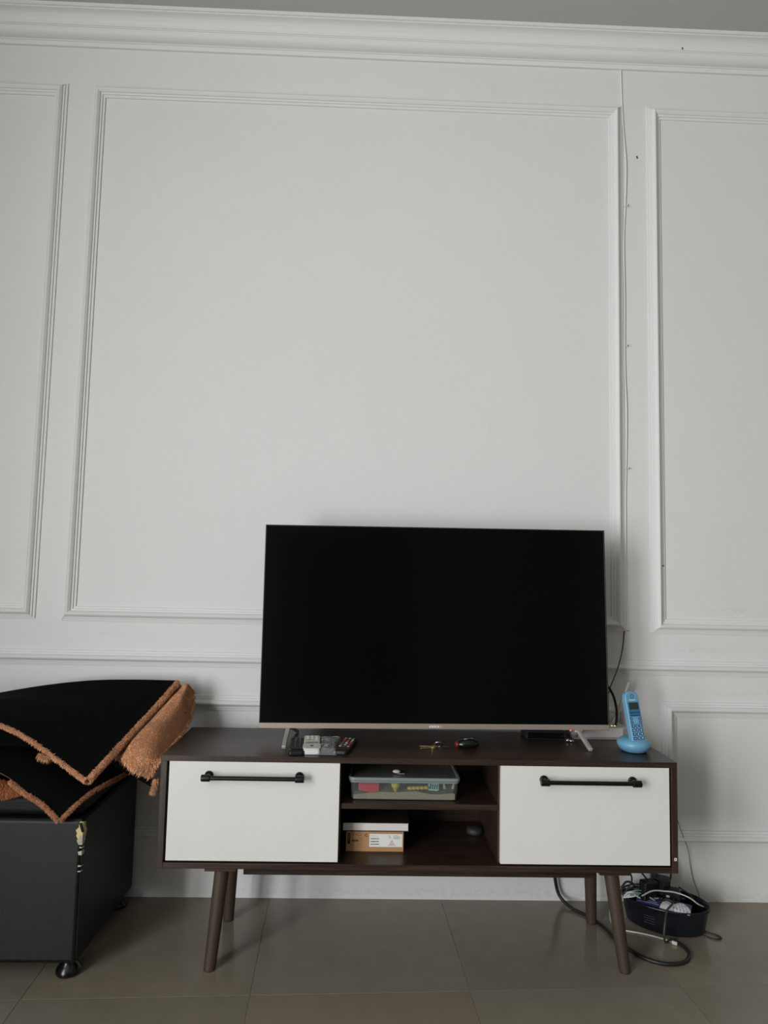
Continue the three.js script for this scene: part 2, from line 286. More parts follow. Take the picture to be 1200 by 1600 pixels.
// ---------- the television ----------
const font = await new FontLoader().loadAsync('fonts/droid/droid_sans_bold.typeface.json');
const text = (s, size, depth = .0003) => { const g = new TextGeometry(s, { font, size, depth, curveSegments: 4, bevelEnabled: false }); g.computeBoundingBox(); const b = g.boundingBox; g.translate(-(b.min.x + b.max.x) / 2, -(b.min.y + b.max.y) / 2, 0); return g; };
{
  const tv = thing('television', 'big flat black television, switched off, with a silver strip along its lower edge', 'television', [.2425, .9695, .25]);
  tv.rotation.set(-.0408, .0117, .0066, 'YXZ');
  const w = 1.1316, h = .6518, lb = .0172;
  const glossy = phys('#050606', .13, { specularIntensity: .55, ior: 1.4 });
  part('housing', [slab(roundRect(w, h, .004), .012, .0015).translate(0, 0, -.0135), slab(roundRect(w * .8, h * .62, .03), .045, .008).translate(0, -.08, -.055)], blackPlastic, tv);
  part('bezel', [rbox(w, .0038, .004, .001).translate(0, h / 2 - .0019, -.0002), rbox(.0038, h - lb, .004, .001).translate(-w / 2 + .0019, lb / 2, -.0002), rbox(.0038, h - lb, .004, .001).translate(w / 2 - .0019, lb / 2, -.0002)], std('#1b1d1d', .35), tv);
  part('screen', new THREE.BoxGeometry(w - .0076, h - lb - .0038, .003).translate(0, (lb - .0038) / 2, -.0012), glossy, tv, 'glossy black screen');
  const strip = part('lower_bezel', rbox(w, lb, .007, .0018).translate(0, -h / 2 + lb / 2, .0), std('#a2968d', .42, { metalness: .45 }), tv, 'silver strip under the screen');
  part('lettering', text('cooca', .0085).translate(-.0055, -h / 2 + lb / 2, .0035), std('#f2efe6', .5), strip, 'cooca in white');
  part('lettering', text('a', .0085).translate(.0158, -h / 2 + lb / 2, .0035), std('#d9a24a', .5), strip, 'orange last letter a');
  // V-shaped feet built in the stand's own upright frame
  const inv = new THREE.Matrix4().compose(tv.position, tv.quaternion, V(1, 1, 1)).invert();
  for (const [xt, xf, xb, zf, zb] of [[-.2285, -.2295, -.208, .368, .150], [.712, .7215, .722, .344, .165]]) {
    const bar = (a, b, rx) => { const A = V(...a), B = V(...b), d = B.clone().sub(A), g = rbox(rx, d.length(), .011, .003); g.applyQuaternion(new THREE.Quaternion().setFromUnitVectors(V(0, 1, 0), d.normalize())); g.translate(...A.add(B).multiplyScalar(.5).toArray()); return g.applyMatrix4(inv); };
    part('foot', [bar([xt, .640, .256], [xf, TOP + .0050, zf], .0135), bar([xt, .640, .24], [xb, TOP + .0045, zb], .0115), rbox(.026, .012, .024, .003).translate(xt, .643, .243).applyMatrix4(inv)], silver, tv, 'silver V-shaped foot');
  }
  const led = part('power_light', new THREE.SphereGeometry(.0024, 12, 8).translate(.4375, -h / 2 - .001, .002), std('#ff5a48', .4, { emissive: '#ff4a3a', emissiveIntensity: 2.2 }), tv, 'small lit red standby light');
  const pl = new THREE.PointLight('#ff4a3a', .00006); pl.position.set(.4375, -h / 2 - .006, .006); pl.castShadow = true; tv.add(pl);
}

// ---------- things on the stand's top ----------
const Y0 = TOP;
function buttons(n, m, w, d, x0, z0, dx, dz, h, y, mat, parent, skip = () => false) {
  for (let j = 0; j < m; j++) for (let i = 0; i < n; i++) if (!skip(i, j)) part('button', rbox(w, h, d, Math.min(w, d) * .3).translate(x0 + i * dx, y, z0 + j * dz), typeof mat === 'function' ? mat(i, j) : mat, parent);
}
{ // chunky black remote with a smooth fat lower end
  const t = thing('remote_control', 'chunky all-black remote control beside the television foot', 'remote control', [-.190, Y0, .352], .06, 'remote controls lying before the television');
  t.scale.set(1, .70, 1.12);
  part('body', [slab(roundRect(.046, .155, .008), .018, .003).rotateX(-Math.PI / 2), T(new THREE.CapsuleGeometry(.0115, .022, 6, 14), 0, .013, .064, 0, 0, Math.PI / 2)], std('#0c0d0d', .38), t);
  buttons(3, 6, .010, .009, -.0135, -.064, .0135, .0165, .003, .0188, std('#1d2321', .5), t);
  part('rim_line', rbox(.0016, .002, .085, .0006).translate(-.0222, .0178, -.03), std('#6b726e', .4), t, 'grey edge line');
}
{ // white air-conditioner remote, standing thicker at the back
  const t = thing('remote_control', 'white air conditioner remote with pale buttons above a round-ended white cover', 'remote control', [-.146, Y0, .338], .06, 'remote controls lying before the television');
  t.scale.set(1, .72, 1.22);
  part('body', slab(roundRect(.050, .150, .009), .021, .003).rotateX(-Math.PI / 2), std('#d6d6d2', .45), t);
  part('lower_cover', slab(roundRect(.054, .056, .016), .004, .0015).rotateX(-Math.PI / 2).translate(0, .0205, .044), std('#dedede', .4), t);
  part('emblem', [new THREE.TorusGeometry(.0042, .0011, 8, 20).rotateX(Math.PI / 2).translate(0, .0248, .043), rbox(.005, .0012, .0016, .0004).translate(0, .0249, .043)], std('#3c3f42', .5), t, 'small dark round emblem');
  part('display_slot', rbox(.038, .0014, .008, .0006).translate(0, .0213, .006), std('#6f6e64', .5), t, 'grey slot');
  buttons(3, 3, .0098, .0075, -.0135, -.062, .0135, .018, .0022, .0215, (i, j) => j === 2 && i < 2 ? std('#c9c48a', .5) : std('#eceae6', .5), t);
  buttons(2, 2, .004, .012, -.0068, -.052, .0136, .02, .0018, .0213, std('#a6a6a2', .5), t);
}
{ // remote wrapped in a clear bag
  const t = thing('remote_control', 'dark remote control inside the crinkled clear plastic bag', 'remote control', [-.094, Y0 + .003, .352], -.05, 'remote controls lying before the television');
  t.scale.set(1, .72, 1.16);
  part('body', slab(roundRect(.040, .105, .006), .015, .002).rotateX(-Math.PI / 2), std('#1a1b1b', .45), t);
  part('pocket', slab(roundRect(.036, .055, .014), .003, .001).rotateX(-Math.PI / 2).translate(0, .0145, .02), blackPlastic, t);
  buttons(3, 3, .008, .006, -.011, -.044, .011, .013, .002, .0158, std('#7d7f80', .5), t);
  const b = thing('plastic_bag', 'crinkled clear plastic bag wrapped round a dark remote', 'bag', [-.094, Y0 + .0006, .338], -.05);
  b.scale.set(1, .72, 1.10);
  const film = phys('#e9eeee', .12, { transmission: .82, thickness: 0, ior: 1.45, side: THREE.DoubleSide });
  const crk = (u, v, up) => { const x = (u - .5) * (.062 + .006 * Math.sin(v * 9)), z = (v - .5) * .172; const e = Math.min(u, 1 - u, v, 1 - v) * 9; const k = Math.min(1, e); return V(x, up ? .001 + k * (.0215 + .005 * noise.noise(u * 6, v * 11, 3)) + .003 * Math.abs(noise.noise(u * 14, v * 22, 5)) : .0006, z); };
  part('film', toCreasedNormals(sheet((u, v) => crk(u, v, true), 14, 28, true).toNonIndexed(), .12), film, b);
  const wr = []; for (let i = 0; i < 9; i++) { const x = rr(-.024, .022), z = rr(-.08, .07), a = rr(0, 3.1), L = rr(.012, .028); wr.push(tube([[x, .0215, z], [x + L * .5 * Math.cos(a), .0238, z + L * .5 * Math.sin(a)], [x + L * Math.cos(a), .0215, z + L * Math.sin(a)]], .0005, 10, 5)); }
  part('crease', wr, std('#cdd2d0', .3), b, 'pale folded creases of film');
}
{ // small black remote with coloured keys
  const t = thing('remote_control', 'small black remote with red, white and orange buttons, turned askew by the clear bag', 'remote control', [-.0405, Y0, .340], -.16, 'remote controls lying before the television');
  t.scale.set(1, .72, 1.22);
  part('body', slab(roundRect(.042, .142, .012), .018, .004).rotateX(-Math.PI / 2), std('#120e0d', .38), t);
  const pal = ['#8a8f90', '#9fb7c0', '#5c7a63', '#c05a48', '#94544c', '#c9c2bc', '#7e4a42', '#b0605a', '#c98468', '#6f6b68', '#e4e0dc', '#a05048', '#837a74', '#c0b8b0', '#8d4b47', '#d8d2cc', '#5a5654', '#d4847c'];
  buttons(3, 6, .0085, .006, -.0125, -.055, .0125, .0165, .0024, .0188, (i, j) => std(pal[j * 3 + i], .5), t);
  const r = thing('hair_tie', 'little silvery curled clip by the small black remote', 'clip', [-.071, Y0 + .003, .415]);
  part('coil', [new THREE.TorusGeometry(.006, .0016, 8, 20).rotateX(1.1), new THREE.TorusGeometry(.0045, .0014, 8, 20).rotateX(1.3).translate(.003, .001, -.009)], chrome, r);
}
{ // keys on a ring
  const t = thing('key_ring', 'two worn brass keys on a small steel split ring', 'keys', [.246, Y0, .322]);
  part('ring', [new THREE.TorusGeometry(.0125, .0011, 8, 32).rotateX(Math.PI / 2 - .85).translate(0, .0105, .002), new THREE.TorusGeometry(.0122, .0009, 8, 32).rotateX(Math.PI / 2 - .8).translate(.0008, .0108, .003)], chrome, t);
  const key = (a, col, y) => {
    const s = new THREE.Shape(); s.absarc(0, 0, .011, 0.35, Math.PI * 2 - .35); s.lineTo(.034, -.0035); for (let i = 0; i < 4; i++) { s.lineTo(.033 - i * .004, -.0035 - (i % 2 ? .0012 : 0)); } s.lineTo(.040, -.0028); s.lineTo(.043, 0); s.lineTo(.040, .0034); s.lineTo(.012, .0036); s.closePath();
    const hole = new THREE.Path(); hole.absarc(-.005, 0, .0026, 0, Math.PI * 2); s.holes.push(hole);
    return part('key', slab(s, .0022, .0004, 1).rotateX(-Math.PI / 2).rotateY(a).translate(-.016, y, .006), std(col, .35, { metalness: .85 }), t);
  };
  key(Math.PI + .28, '#b9a273', .001); key(Math.PI - .05, '#c4b289', .0045);
  part('key_tag', slab(roundRect(.022, .006, .003), .0022, .0006).rotateX(-Math.PI / 2).translate(.024, .003, .001), std('#4b2a20', .5), t, 'dark strap end');
}
{ // car key fob: pebble body, red end
  const t = thing('car_key_fob', 'glossy black car key fob with a dark red end', 'key fob', [.339, Y0, .318], .12);
  const s = new THREE.SphereGeometry(1, 36, 24); const p = s.attributes.position;
  for (let i = 0; i < p.count; i++) { const x = p.getX(i), y = p.getY(i), z = p.getZ(i), k = 1 - .22 * (x < 0 ? x * x : -.1 * x); p.setXYZ(i, x * .038, Math.max(-.0125, y * .0165 * k) + .0125, z * .021 * k); }
  s.computeVertexNormals();
  part('body', s, std('#101112', .2), t);
  part('end_cap', new THREE.SphereGeometry(.0092, 20, 14).scale(.7, 1, 1.1).translate(-.0345, .012, .002), std('#7d1c22', .3), t, 'dark red end');
  for (const [x, z, a] of [[.012, -.004, .3], [-.006, .003, .1]]) part('button', rbox(.013, .003, .007, .0014).rotateY(a).translate(x, .0285 - Math.abs(x) * .12, z), std('#8f9294', .25), t, 'pale push button');
}
{ // pair of bare metal plugs on a thin lead
  const t = thing('audio_lead', 'thin dark lead ending in two small shiny plugs under the television', 'lead', [.690, Y0, .225]);
  part('plug', T(lathe([[0, -.006], [.004, -.006], [.0055, -.003], [.0055, .003], [.003, .006], [0, .006]], 16), -.006, .0058, .0, 0, 0, 1.3), chrome, t);
  part('plug', T(lathe([[0, -.006], [.003, -.006], [.0042, -.003], [.0042, .003], [.003, .007], [0, .007]], 16), .007, .0046, .002, 0, 0, 1.45), chrome, t);
  part('lead', [tube([[-.006, .004, -.004], [-.03, .003, -.03], [-.06, .003, -.05], [-.09, .003, -.062]], .0011, 24, 6), tube([[.01, .004, 0], [.03, .003, -.004], [.05, .003, -.016], [.07, .003, -.03]], .0011, 24, 6), tube([[0, .006, -.004], [.008, .016, -.02], [.016, .03, -.05]], .0011, 16, 6)], cordBlack, t);
}
{ // black set-top box behind the television
  const t = thing('set_top_box', 'low black set-top box tucked behind the television', 'set-top box', [.618, Y0, .155]);
  part('case', rbox(.13, .028, .085, .004).translate(0, .0145, 0), mattBlack, t);
  part('front_panel', rbox(.122, .02, .003, .001).translate(0, .0145, .0425), phys('#07080a', .15), t);
}
{ // white router with one raised aerial
  const t = thing('wifi_router', 'grey-white router with two small lights and one raised aerial, half hidden by the television', 'router', [.822, Y0, .135]);
  const s = new THREE.Shape(); s.moveTo(-.105, -.045); s.lineTo(.062, -.045); s.lineTo(.09, -.02); s.lineTo(.082, .045); s.lineTo(-.105, .05); s.closePath();
  part('case', slab(s, .034, .007, 3).rotateX(-Math.PI / 2).translate(0, .004, 0), std('#b9b4b0', .45), t);
  part('base_plate', slab(s, .006, .001).rotateX(-Math.PI / 2).translate(0, 0, 0), std('#8d8986', .5), t);
  for (const x of [.036, .046]) part('indicator_light', new THREE.SphereGeometry(.0021, 10, 8).scale(1.4, .6, 1).translate(x, .0385, .012), std('#fff6d8', .4, { emissive: '#fff0c0', emissiveIntensity: 1.1 }), t, 'tiny lit indicator');
  const pl = new THREE.PointLight('#fff0c0', .0001); pl.position.set(.041, .046, .014); t.add(pl);
  const an = part('antenna', [cyl([.068, .052, -.042], [.116, .174, -.042], .0062, .0052, 16), new THREE.SphereGeometry(.0052, 12, 8).translate(.116, .174, -.042), cyl([.062, .030, -.042], [.0685, .054, -.042], .0078, .0066, 16)], std('#c3c0bb', .5), t, 'pale round aerial');
}
{ // charging cradle and handset
  const t = thing('charging_base', 'round light blue plastic charging cradle of the cordless phone', 'phone base', [.864, Y0, .326]);
  const g = lathe([[0, 0], [.034, 0], [.036, .002], [.045, .009], [.0505, .018], [.0520, .0245], [.0505, .031], [.044, .0375], [.034, .0425], [.020, .0452], [0, .046]], 56);
  const blue = std('#6a9fbe', .38);
  part('body', g, blue, t);
  part('rubber_foot', lathe([[0, -.0002], [.037, -.0002], [.037, .002], [0, .002]], 32).translate(0, .0004, 0), mattBlack, t);
  const hs = thing('phone_handset', 'light blue cordless phone handset with dark keys standing in its round cradle', 'phone', [.8655, Y0 + .0360, .350]);
  hs.rotation.set(-.25, .24, .016, 'YXZ');
  const L = .150, sh = new THREE.Shape(); const W0 = .0235, W1 = .0250;
  sh.moveTo(-W0 + .006, 0); sh.lineTo(W0 - .006, 0); sh.quadraticCurveTo(W0, 0, W0, .006); sh.lineTo(W1, L - .02); sh.quadraticCurveTo(W1 - .001, L - .004, .012, L); sh.quadraticCurveTo(0, L + .0022, -.012, L); sh.quadraticCurveTo(-W1 + .001, L - .004, -W1, L - .02); sh.lineTo(-W0, .006); sh.quadraticCurveTo(-W0, 0, -W0 + .006, 0);
  part('body', slab(sh, .021, .0045, 4, 16).translate(0, 0, -.0105), blue, hs);
  const f = .0105, dk = std('#1e5684', .45), ink = std('#dfeaf2', .5);
  part('speaker_ring', new THREE.TorusGeometry(.0058, .0010, 8, 28).scale(1, 1, .6).translate(0, .135, f), dk, hs);
  part('speaker_grille', new THREE.CylinderGeometry(.0042, .0042, .0006, 20).rotateX(Math.PI / 2).translate(0, .135, f), std('#5f9dc2', .5), hs);
  part('lettering', text('Panasonic', .0034, .0002).translate(0, .124, f), ink, hs, 'tiny pale maker lettering');
  const scr = part('display', slab(roundRect(.0375, .0285, .0015), .0014, .0004).translate(0, .1035, f - .0006), std('#356f9c', .3), hs);
  part('display_glass', slab(roundRect(.0325, .0205, .001), .0012, .0003).translate(0, .1050, f + .0004), phys('#2f3a30', .2), scr, 'dim grey-green display');
  part('soft_key', slab(roundRect(.0375, .0075, .001), .0016, .0004).translate(0, .0850, f - .0006), dk, hs);
  part('soft_key', slab(roundRect(.0375, .0055, .001), .0016, .0004).translate(0, .0770, f - .0006), std('#194a75', .45), hs);
  for (const [x, y] of [[-.0155, .0650], [.0155, .0650], [-.0155, .0540], [.0155, .0540]]) { const k = part('key', slab(roundRect(.0088, .0080, .0022), .0016, .0005).translate(x, y + .002, f - .0005), dk, hs); part('symbol', rbox(.0034, .0014, .0003, .0001).translate(x, y + .002, f + .0012), ink, k); }
  part('navigation_pad', [new THREE.TorusGeometry(.0078, .0012, 8, 28).scale(1, 1, .6).translate(0, .0615, f), new THREE.CylinderGeometry(.0068, .0068, .0012, 24).rotateX(Math.PI / 2).translate(0, .0615, f + .0002)], std('#6da9cb', .45), hs);
  ['123', '456', '789', '*0#'].forEach((row, j) => [...row].forEach((c, i) => {
    const x = (i - 1) * .0132, y = .0450 - j * .0120, k = part('key', slab(roundRect(.0102, .0090, .0028), .0018, .0006).translate(x, y, f - .0005), dk, hs);
    part('digit', text(c, .0052, .0003).translate(x, y, f + .0013), ink, k);
  }));
  const cl = thing('phone_cable', 'short black cord end behind the blue phone cradle', 'cord', [.938, Y0, .285]);
  part('cable', tube([[-.012, .004, .006], [.000, .0045, -.01], [-.004, .004, -.04], [-.02, .003, -.09], [-.03, .003, -.15]], .0024, 24, 8), cordBlack, cl);
}

// ---------- open compartment ----------
{ // lidded box of sand toys
  const yb = .4667, x0 = -.026, x1 = .302, zf = .418, zb = .20;
  const t = thing('storage_box', 'shallow clear plastic box with a frosted lid, filled with sand toys, on the upper shelf', 'box', [(x0 + x1) / 2, yb, (zf + zb) / 2]);
  const W = x1 - x0, D = zf - zb, hgt = .058, clear = phys('#dfe6e2', .10, { transmission: .93, thickness: 0, ior: 1.3, side: THREE.DoubleSide });
  const frosted = phys('#e4e6e2', .22, { transmission: .9, thickness: 0, ior: 1.3, side: THREE.DoubleSide });
  const rim = phys('#848e8e', .4, { transmission: .15, thickness: 0 });
  const ring = (w, d, r) => { const pts = roundRect(w, d, r).getPoints(8); return pts; };
  const A = ring(W - .018, D - .018, .016), B = ring(W - .004, D - .004, .018), n = A.length, pos = [], idx = [];
  A.forEach((p, i) => pos.push(p.x, .0015, p.y, p.x * 1.02, .006, p.y * 1.02, B[i].x, hgt, B[i].y));
  for (let i = 0; i < n - 1; i++) for (let k = 0; k < 2; k++) { const a = i * 3 + k, b = a + 3; idx.push(a, a + 1, b, b, a + 1, b + 1); }
  const g = new THREE.BufferGeometry(); g.setAttribute('position', new THREE.Float32BufferAttribute(pos, 3)); g.setAttribute('uv', new THREE.Float32BufferAttribute(new Float32Array(pos.length / 3 * 2), 2)); g.setIndex(idx); g.computeVertexNormals();
  part('tub', [g, new THREE.ShapeGeometry(roundRect(W - .018, D - .018, .016)).rotateX(-Math.PI / 2).translate(0, .0015, 0)], clear, t);
  const lidRing = roundRect(W + .006, D + .006, .02); lidRing.holes.push(new THREE.Path(roundRect(W - .012, D - .012, .014).getPoints(8)));
  const lid = part('lid', slab(lidRing, .0095, .0022, 3).rotateX(-Math.PI / 2).translate(0, .0585, 0), rim, t, 'frosted grey lid');
  part('lid_rim', slab((() => { const s = roundRect(W + .002, D + .002, .02); s.holes.push(new THREE.Path(roundRect(W - .008, D - .008, .016).getPoints(8))); return s; })(), .006, .0012, 2).rotateX(-Math.PI / 2).translate(0, .0522, 0), std('#6f7979', .45), lid);
  part('lid_panel', slab(roundRect(W - .02, D - .02, .012), .003, .001).rotateX(-Math.PI / 2).translate(0, .0625, 0), frosted, lid);
  const hook = thing('paper_scrap', 'crumpled pale scrap lying on the lid of the toy box', 'scrap', [.115, yb + .068, .372]);
  part('scrap', toCreasedNormals(new THREE.IcosahedronGeometry(.008, 1).scale(1.5, .7, .9).translate(0, .0055, 0).toNonIndexed(), .2), std('#c9c5bd', .8), hook);
  part('strip', slab(roundRect(.022, .005, .002), .0012, .0003).rotateX(-Math.PI / 2).translate(.014, 0, .006), std('#bdb9b1', .7), hook);
  const sand = thing('play_sand', 'loose grey-beige play sand on the bottom of the clear box', 'sand', [(x0 + x1) / 2, yb, (zf + zb) / 2]); sand.userData.kind = 'stuff';
  const sandTex = dataTex(256, 128, (x, y) => { const q = rr(-26, 20) + 14 * noise.noise(x / 12, y / 8, 4); return [150 + q, 140 + q, 122 + q * .9]; });
  const hz = (u, v) => .0145 + .005 * u + .008 * (noise.noise(u * 4, v * 3, 2) + .3 * noise.noise(u * 17, v * 13, 6)) + .008 * Math.max(0, Math.sin(u * 5 - .4));
  const pts = (u, v) => V((u - .5) * (W - .024), hz(u, v), (v - .5) * (D - .024));
  part('sand_surface', [sheet(pts, 50, 24, true), sheet((u, v) => { const p = pts(u, 1); p.y = p.y * v + .0025 * (1 - v); return p; }, 50, 2, true), sheet((u, v) => { const p = pts(1, u); p.y = p.y * v + .0025 * (1 - v); return p; }, 24, 2, false), sheet((u, v) => { const p = pts(0, u); p.y = p.y * v + .0025 * (1 - v); return p; }, 24, 2, true)], std('#ffffff', .95, { map: sandTex, side: THREE.DoubleSide }), sand);
  const zt = zf - .022;
  const rake = thing('toy_rake', 'red-pink toy rake with short teeth against the box front', 'toy', [.032, yb + .021, zt]); rake.rotation.set(-.25, .1, -.12); rake.scale.setScalar(1.14);
  part('blade', slab((() => { const s = new THREE.Shape(); s.moveTo(-.028, 0); s.lineTo(.026, -.003); s.lineTo(.024, .024); for (let i = 0; i < 6; i++) { const x = .022 - i * .0082; s.lineTo(x, .024); s.lineTo(x - .001, .0315); s.lineTo(x - .005, .0315); s.lineTo(x - .006, .024); } s.lineTo(-.03, .024); s.closePath(); return s; })(), .004, .0008), std('#d63a50', .5), rake);
  for (let i = 0; i < 5; i++) part('ridge', rbox(.046, .0016, .0012, .0005).translate(-.001, .004 + i * .004, .0044), std('#c23247', .5), rake);
  const cone = thing('toy_cone', 'yellow swirled ice cream shaped sand mould pointing down', 'toy', [.112, yb + .020, zt]);
  part('swirl', lathe([[0, 0], [.0035, .002], [.0085, .012], [.0095, .013], [.0125, .0165], [.0128, .0185], [.0118, .0195], [.0142, .022], [.0140, .026], [.0115, .0292], [.006, .031], [0, .0315]], 28), std('#c3b243', .55), cone);
  const worm = thing('toy_caterpillar', 'long yellow lumpy sand mould beside the ice cream shape', 'toy', [.180, yb + .024, zt - .004]);
  part('body', Array.from({ length: 5 }, (_, i) => new THREE.SphereGeometry(.0078, 18, 12).scale(1.15, .75, .9).translate(-.024 + i * .0122, .0065 + .0006 * i, 0)), std('#bfa83c', .55), worm);
  const spat = thing('toy_sieve', 'pale blue toy spatula with slots', 'toy', [.226, yb + .024, zt - .004]); spat.rotation.set(-.3, -.1, -.06);
  part('blade', slab((() => { const s = roundRect(.032, .022, .005); for (let i = 0; i < 4; i++) { const q = new THREE.Path(), x = -.0105 + i * .0065; q.moveTo(x, -.007); q.lineTo(x + .0036, -.007); q.lineTo(x + .0046, .007); q.lineTo(x + .001, .007); q.closePath(); s.holes.push(q); } return s; })(), .0035, .0006).translate(0, .011, 0), std('#9ac3c6', .5), spat);
  part('handle', cyl([0, .020, .002], [-.004, .03, -.05], .003, .0035, 12), std('#9ac3c6', .5), spat);
  for (const [x, i] of [[.262, 0], [.285, 1]]) {
    const peg = thing('toy_peg', i ? 'pale peg shaped toy nearer the end of the clear box' : 'pale peg shaped toy next to the pale blue spatula', 'toy', [x, yb + .0285, zt - .006], 0, 'pegs in the sand box'); peg.rotation.z = i ? -.2 : .22;
    part('peg', lathe([[0, 0], [.0042, .001], [.0048, .006], [.0034, .010], [.0036, .016], [.0046, .02], [0, .0225]], 16), std('#a5a17a', .6), peg);
  }
}
{ // kraft box with printed label, a thick book on it
  const yb = .2998, x0 = -.0335, x1 = .1415, h = .0605, zf = .362, zb = .21;
  const t = thing('cardboard_box', 'brown cardboard box with a white printed label under the thick book', 'box', [(x0 + x1) / 2, yb, (zf + zb) / 2]);
  const cardTex = dataTex(256, 256, (x, y) => { const n = noise.noise(x / 30, y / 3, 3) * 5 + rr(-4, 4); return [170 + n, 131 + n, 90 + n]; });
  const card = std('#ffffff', .85, { map: cardTex });
  part('carton', rbox(x1 - x0, h, zf - zb, .0015).translate(0, h / 2, 0), card, t);
  part('flap', rbox(x1 - x0 - .002, .0012, zf - zb - .002, .0004).translate(0, h + .0006, 0), card, t);
  const mk = (w, hh, draw) => canvasTex(w, hh, draw);
  const lab = mk(512, 200, (c, w, hh) => {
    c.fillStyle = '#dcdcd8'; c.fillRect(0, 0, w, hh); c.fillStyle = '#1b1b1b';
    for (let i = 0; i < 9; i++) c.fillRect(16 + i * 11, 24, 4 + (i * 5) % 6, 3); for (let i = 0; i < 12; i++) c.fillRect(16 + i * 10, 42, 3 + (i * 7) % 6, 3);
    for (const [y, n] of [[66, 58], [108, 60], [150, 56]]) { let x = 18; for (let i = 0; i < n && x < 150; i++) { const q = 1 + Math.floor(rnd() * 3.4); c.fillRect(x, y, q, 18); x += q + 1 + Math.floor(rnd() * 2); } }
    for (let i = 0; i < 4; i++) c.fillRect(298, 26 + i * 11, 22 + (i * 13) % 20, 3); for (let i = 0; i < 5; i++) { c.fillRect(372, 24 + i * 12, 70 + ((i * 37) % 40), 3); } for (let i = 0; i < 2; i++) c.fillRect(290, 170 + i * 10, 120, 2);
    c.strokeStyle = '#b0282c'; c.lineWidth = 6; c.beginPath(); c.moveTo(350, 104); c.lineTo(384, 158); c.lineTo(316, 158); c.closePath(); c.stroke(); c.fillStyle = '#303030'; c.font = 'bold 34px sans-serif'; c.fillText('!', 344, 152);
    c.strokeStyle = '#9a9a96'; c.lineWidth = 2; c.strokeRect(2, 2, w - 4, hh - 4);
  });
  part('label', new THREE.BoxGeometry(.1005, .0385, .0006).translate(.0335, .0335, (zf - zb) / 2 + .0003), [whitePlastic, whitePlastic, whitePlastic, whitePlastic, std('#ffffff', .6, { map: lab }), whitePlastic], t, 'white label with barcodes and a warning triangle');
  const pr = mk(512, 256, (c, w, hh) => {
    c.fillStyle = '#aa835a'; c.fillRect(0, 0, w, hh); c.fillStyle = '#15100c';
    c.fillRect(18, 8, 62, 178); c.fillStyle = '#aa835a'; for (let i = 0; i < 5; i++) c.fillRect(30, 22 + i * 20, 38, 6); c.fillRect(30, 134, 36, 4);
    c.fillStyle = '#15100c'; c.strokeStyle = '#15100c'; c.lineWidth = 6;
    c.beginPath(); c.moveTo(140, 28); c.lineTo(160, 28); c.lineTo(160, 54); c.stroke(); c.fillRect(212, 22, 8, 30); c.fillRect(206, 22, 20, 8); c.fillRect(258, 46, 26, 6); c.beginPath(); c.moveTo(290, 50); c.lineTo(330, 26); c.lineTo(326, 44); c.fill();
    c.lineWidth = 13; for (let i = 0; i < 3; i++) { c.beginPath(); c.arc(432, 42, 22, i * 2.094 + .25, i * 2.094 + 1.75); c.stroke(); }
    c.lineWidth = 9; c.lineJoin = 'round'; c.beginPath(); c.moveTo(112, 142); for (let i = 0; i < 15; i++) c.lineTo(122 + i * 10, i % 2 ? 150 - (i % 4) * 2 : 122 - (i * 7) % 9); c.stroke(); c.lineWidth = 5; c.beginPath(); c.arc(290, 130, 44, -1.3, .2); c.stroke();
  });
  part('print', new THREE.BoxGeometry(.070, .045, .0004).translate(-.0505, .0330, (zf - zb) / 2 + .0001), [card, card, card, card, std('#ffffff', .85, { map: pr }), card], t, 'black symbols printed on the card');
  const bk = thing('book', 'thick closed book with white page edges lying on the cardboard box', 'book', [.0555, yb + h + .0014, .295]);
  const bw = .204, bd = .15, bh = .026;
  const pgTex = dataTex(64, 256, (x, y) => { const n = (y % 3 === 0 ? -16 : 0) + rr(-6, 6); return [216 + n, 211 + n, 206 + n]; });
  part('pages', rbox(bw - .006, bh - .0036, bd - .004, .001).translate(0, bh / 2, -.0005), std('#ffffff', .8, { map: pgTex }), bk, 'white page block');
  const cov = std('#2a1f19', .55);
  part('cover', rbox(bw, .0018, bd, .0006).translate(0, bh - .0009, 0), cov, bk); part('cover', rbox(bw, .0018, bd, .0006).translate(0, .0009, 0), cov, bk);
  part('spine', rbox(bw, bh, .002, .0008).translate(0, bh / 2, -bd / 2), cov, bk);
}
{ // small dark ribbed puck at the back of the lower compartment
  const t = thing('puck_speaker', 'small dark ribbed round speaker in the lower compartment back corner', 'speaker', [.383, .2998, .205]);
  part('shell', lathe([[0, 0], [.022, 0], [.026, .003], [.0275, .010], [.0255, .018], [.018, .0235], [0, .025]], 36), std('#2b2b29', .6), t);
  for (let i = 0; i < 5; i++) part('rib', new THREE.TorusGeometry(.0262 - Math.abs(i - 1.5) * .0012, .0009, 6, 40).rotateX(Math.PI / 2).translate(0, .005 + i * .0034, 0), std('#55544f', .5), t);
}

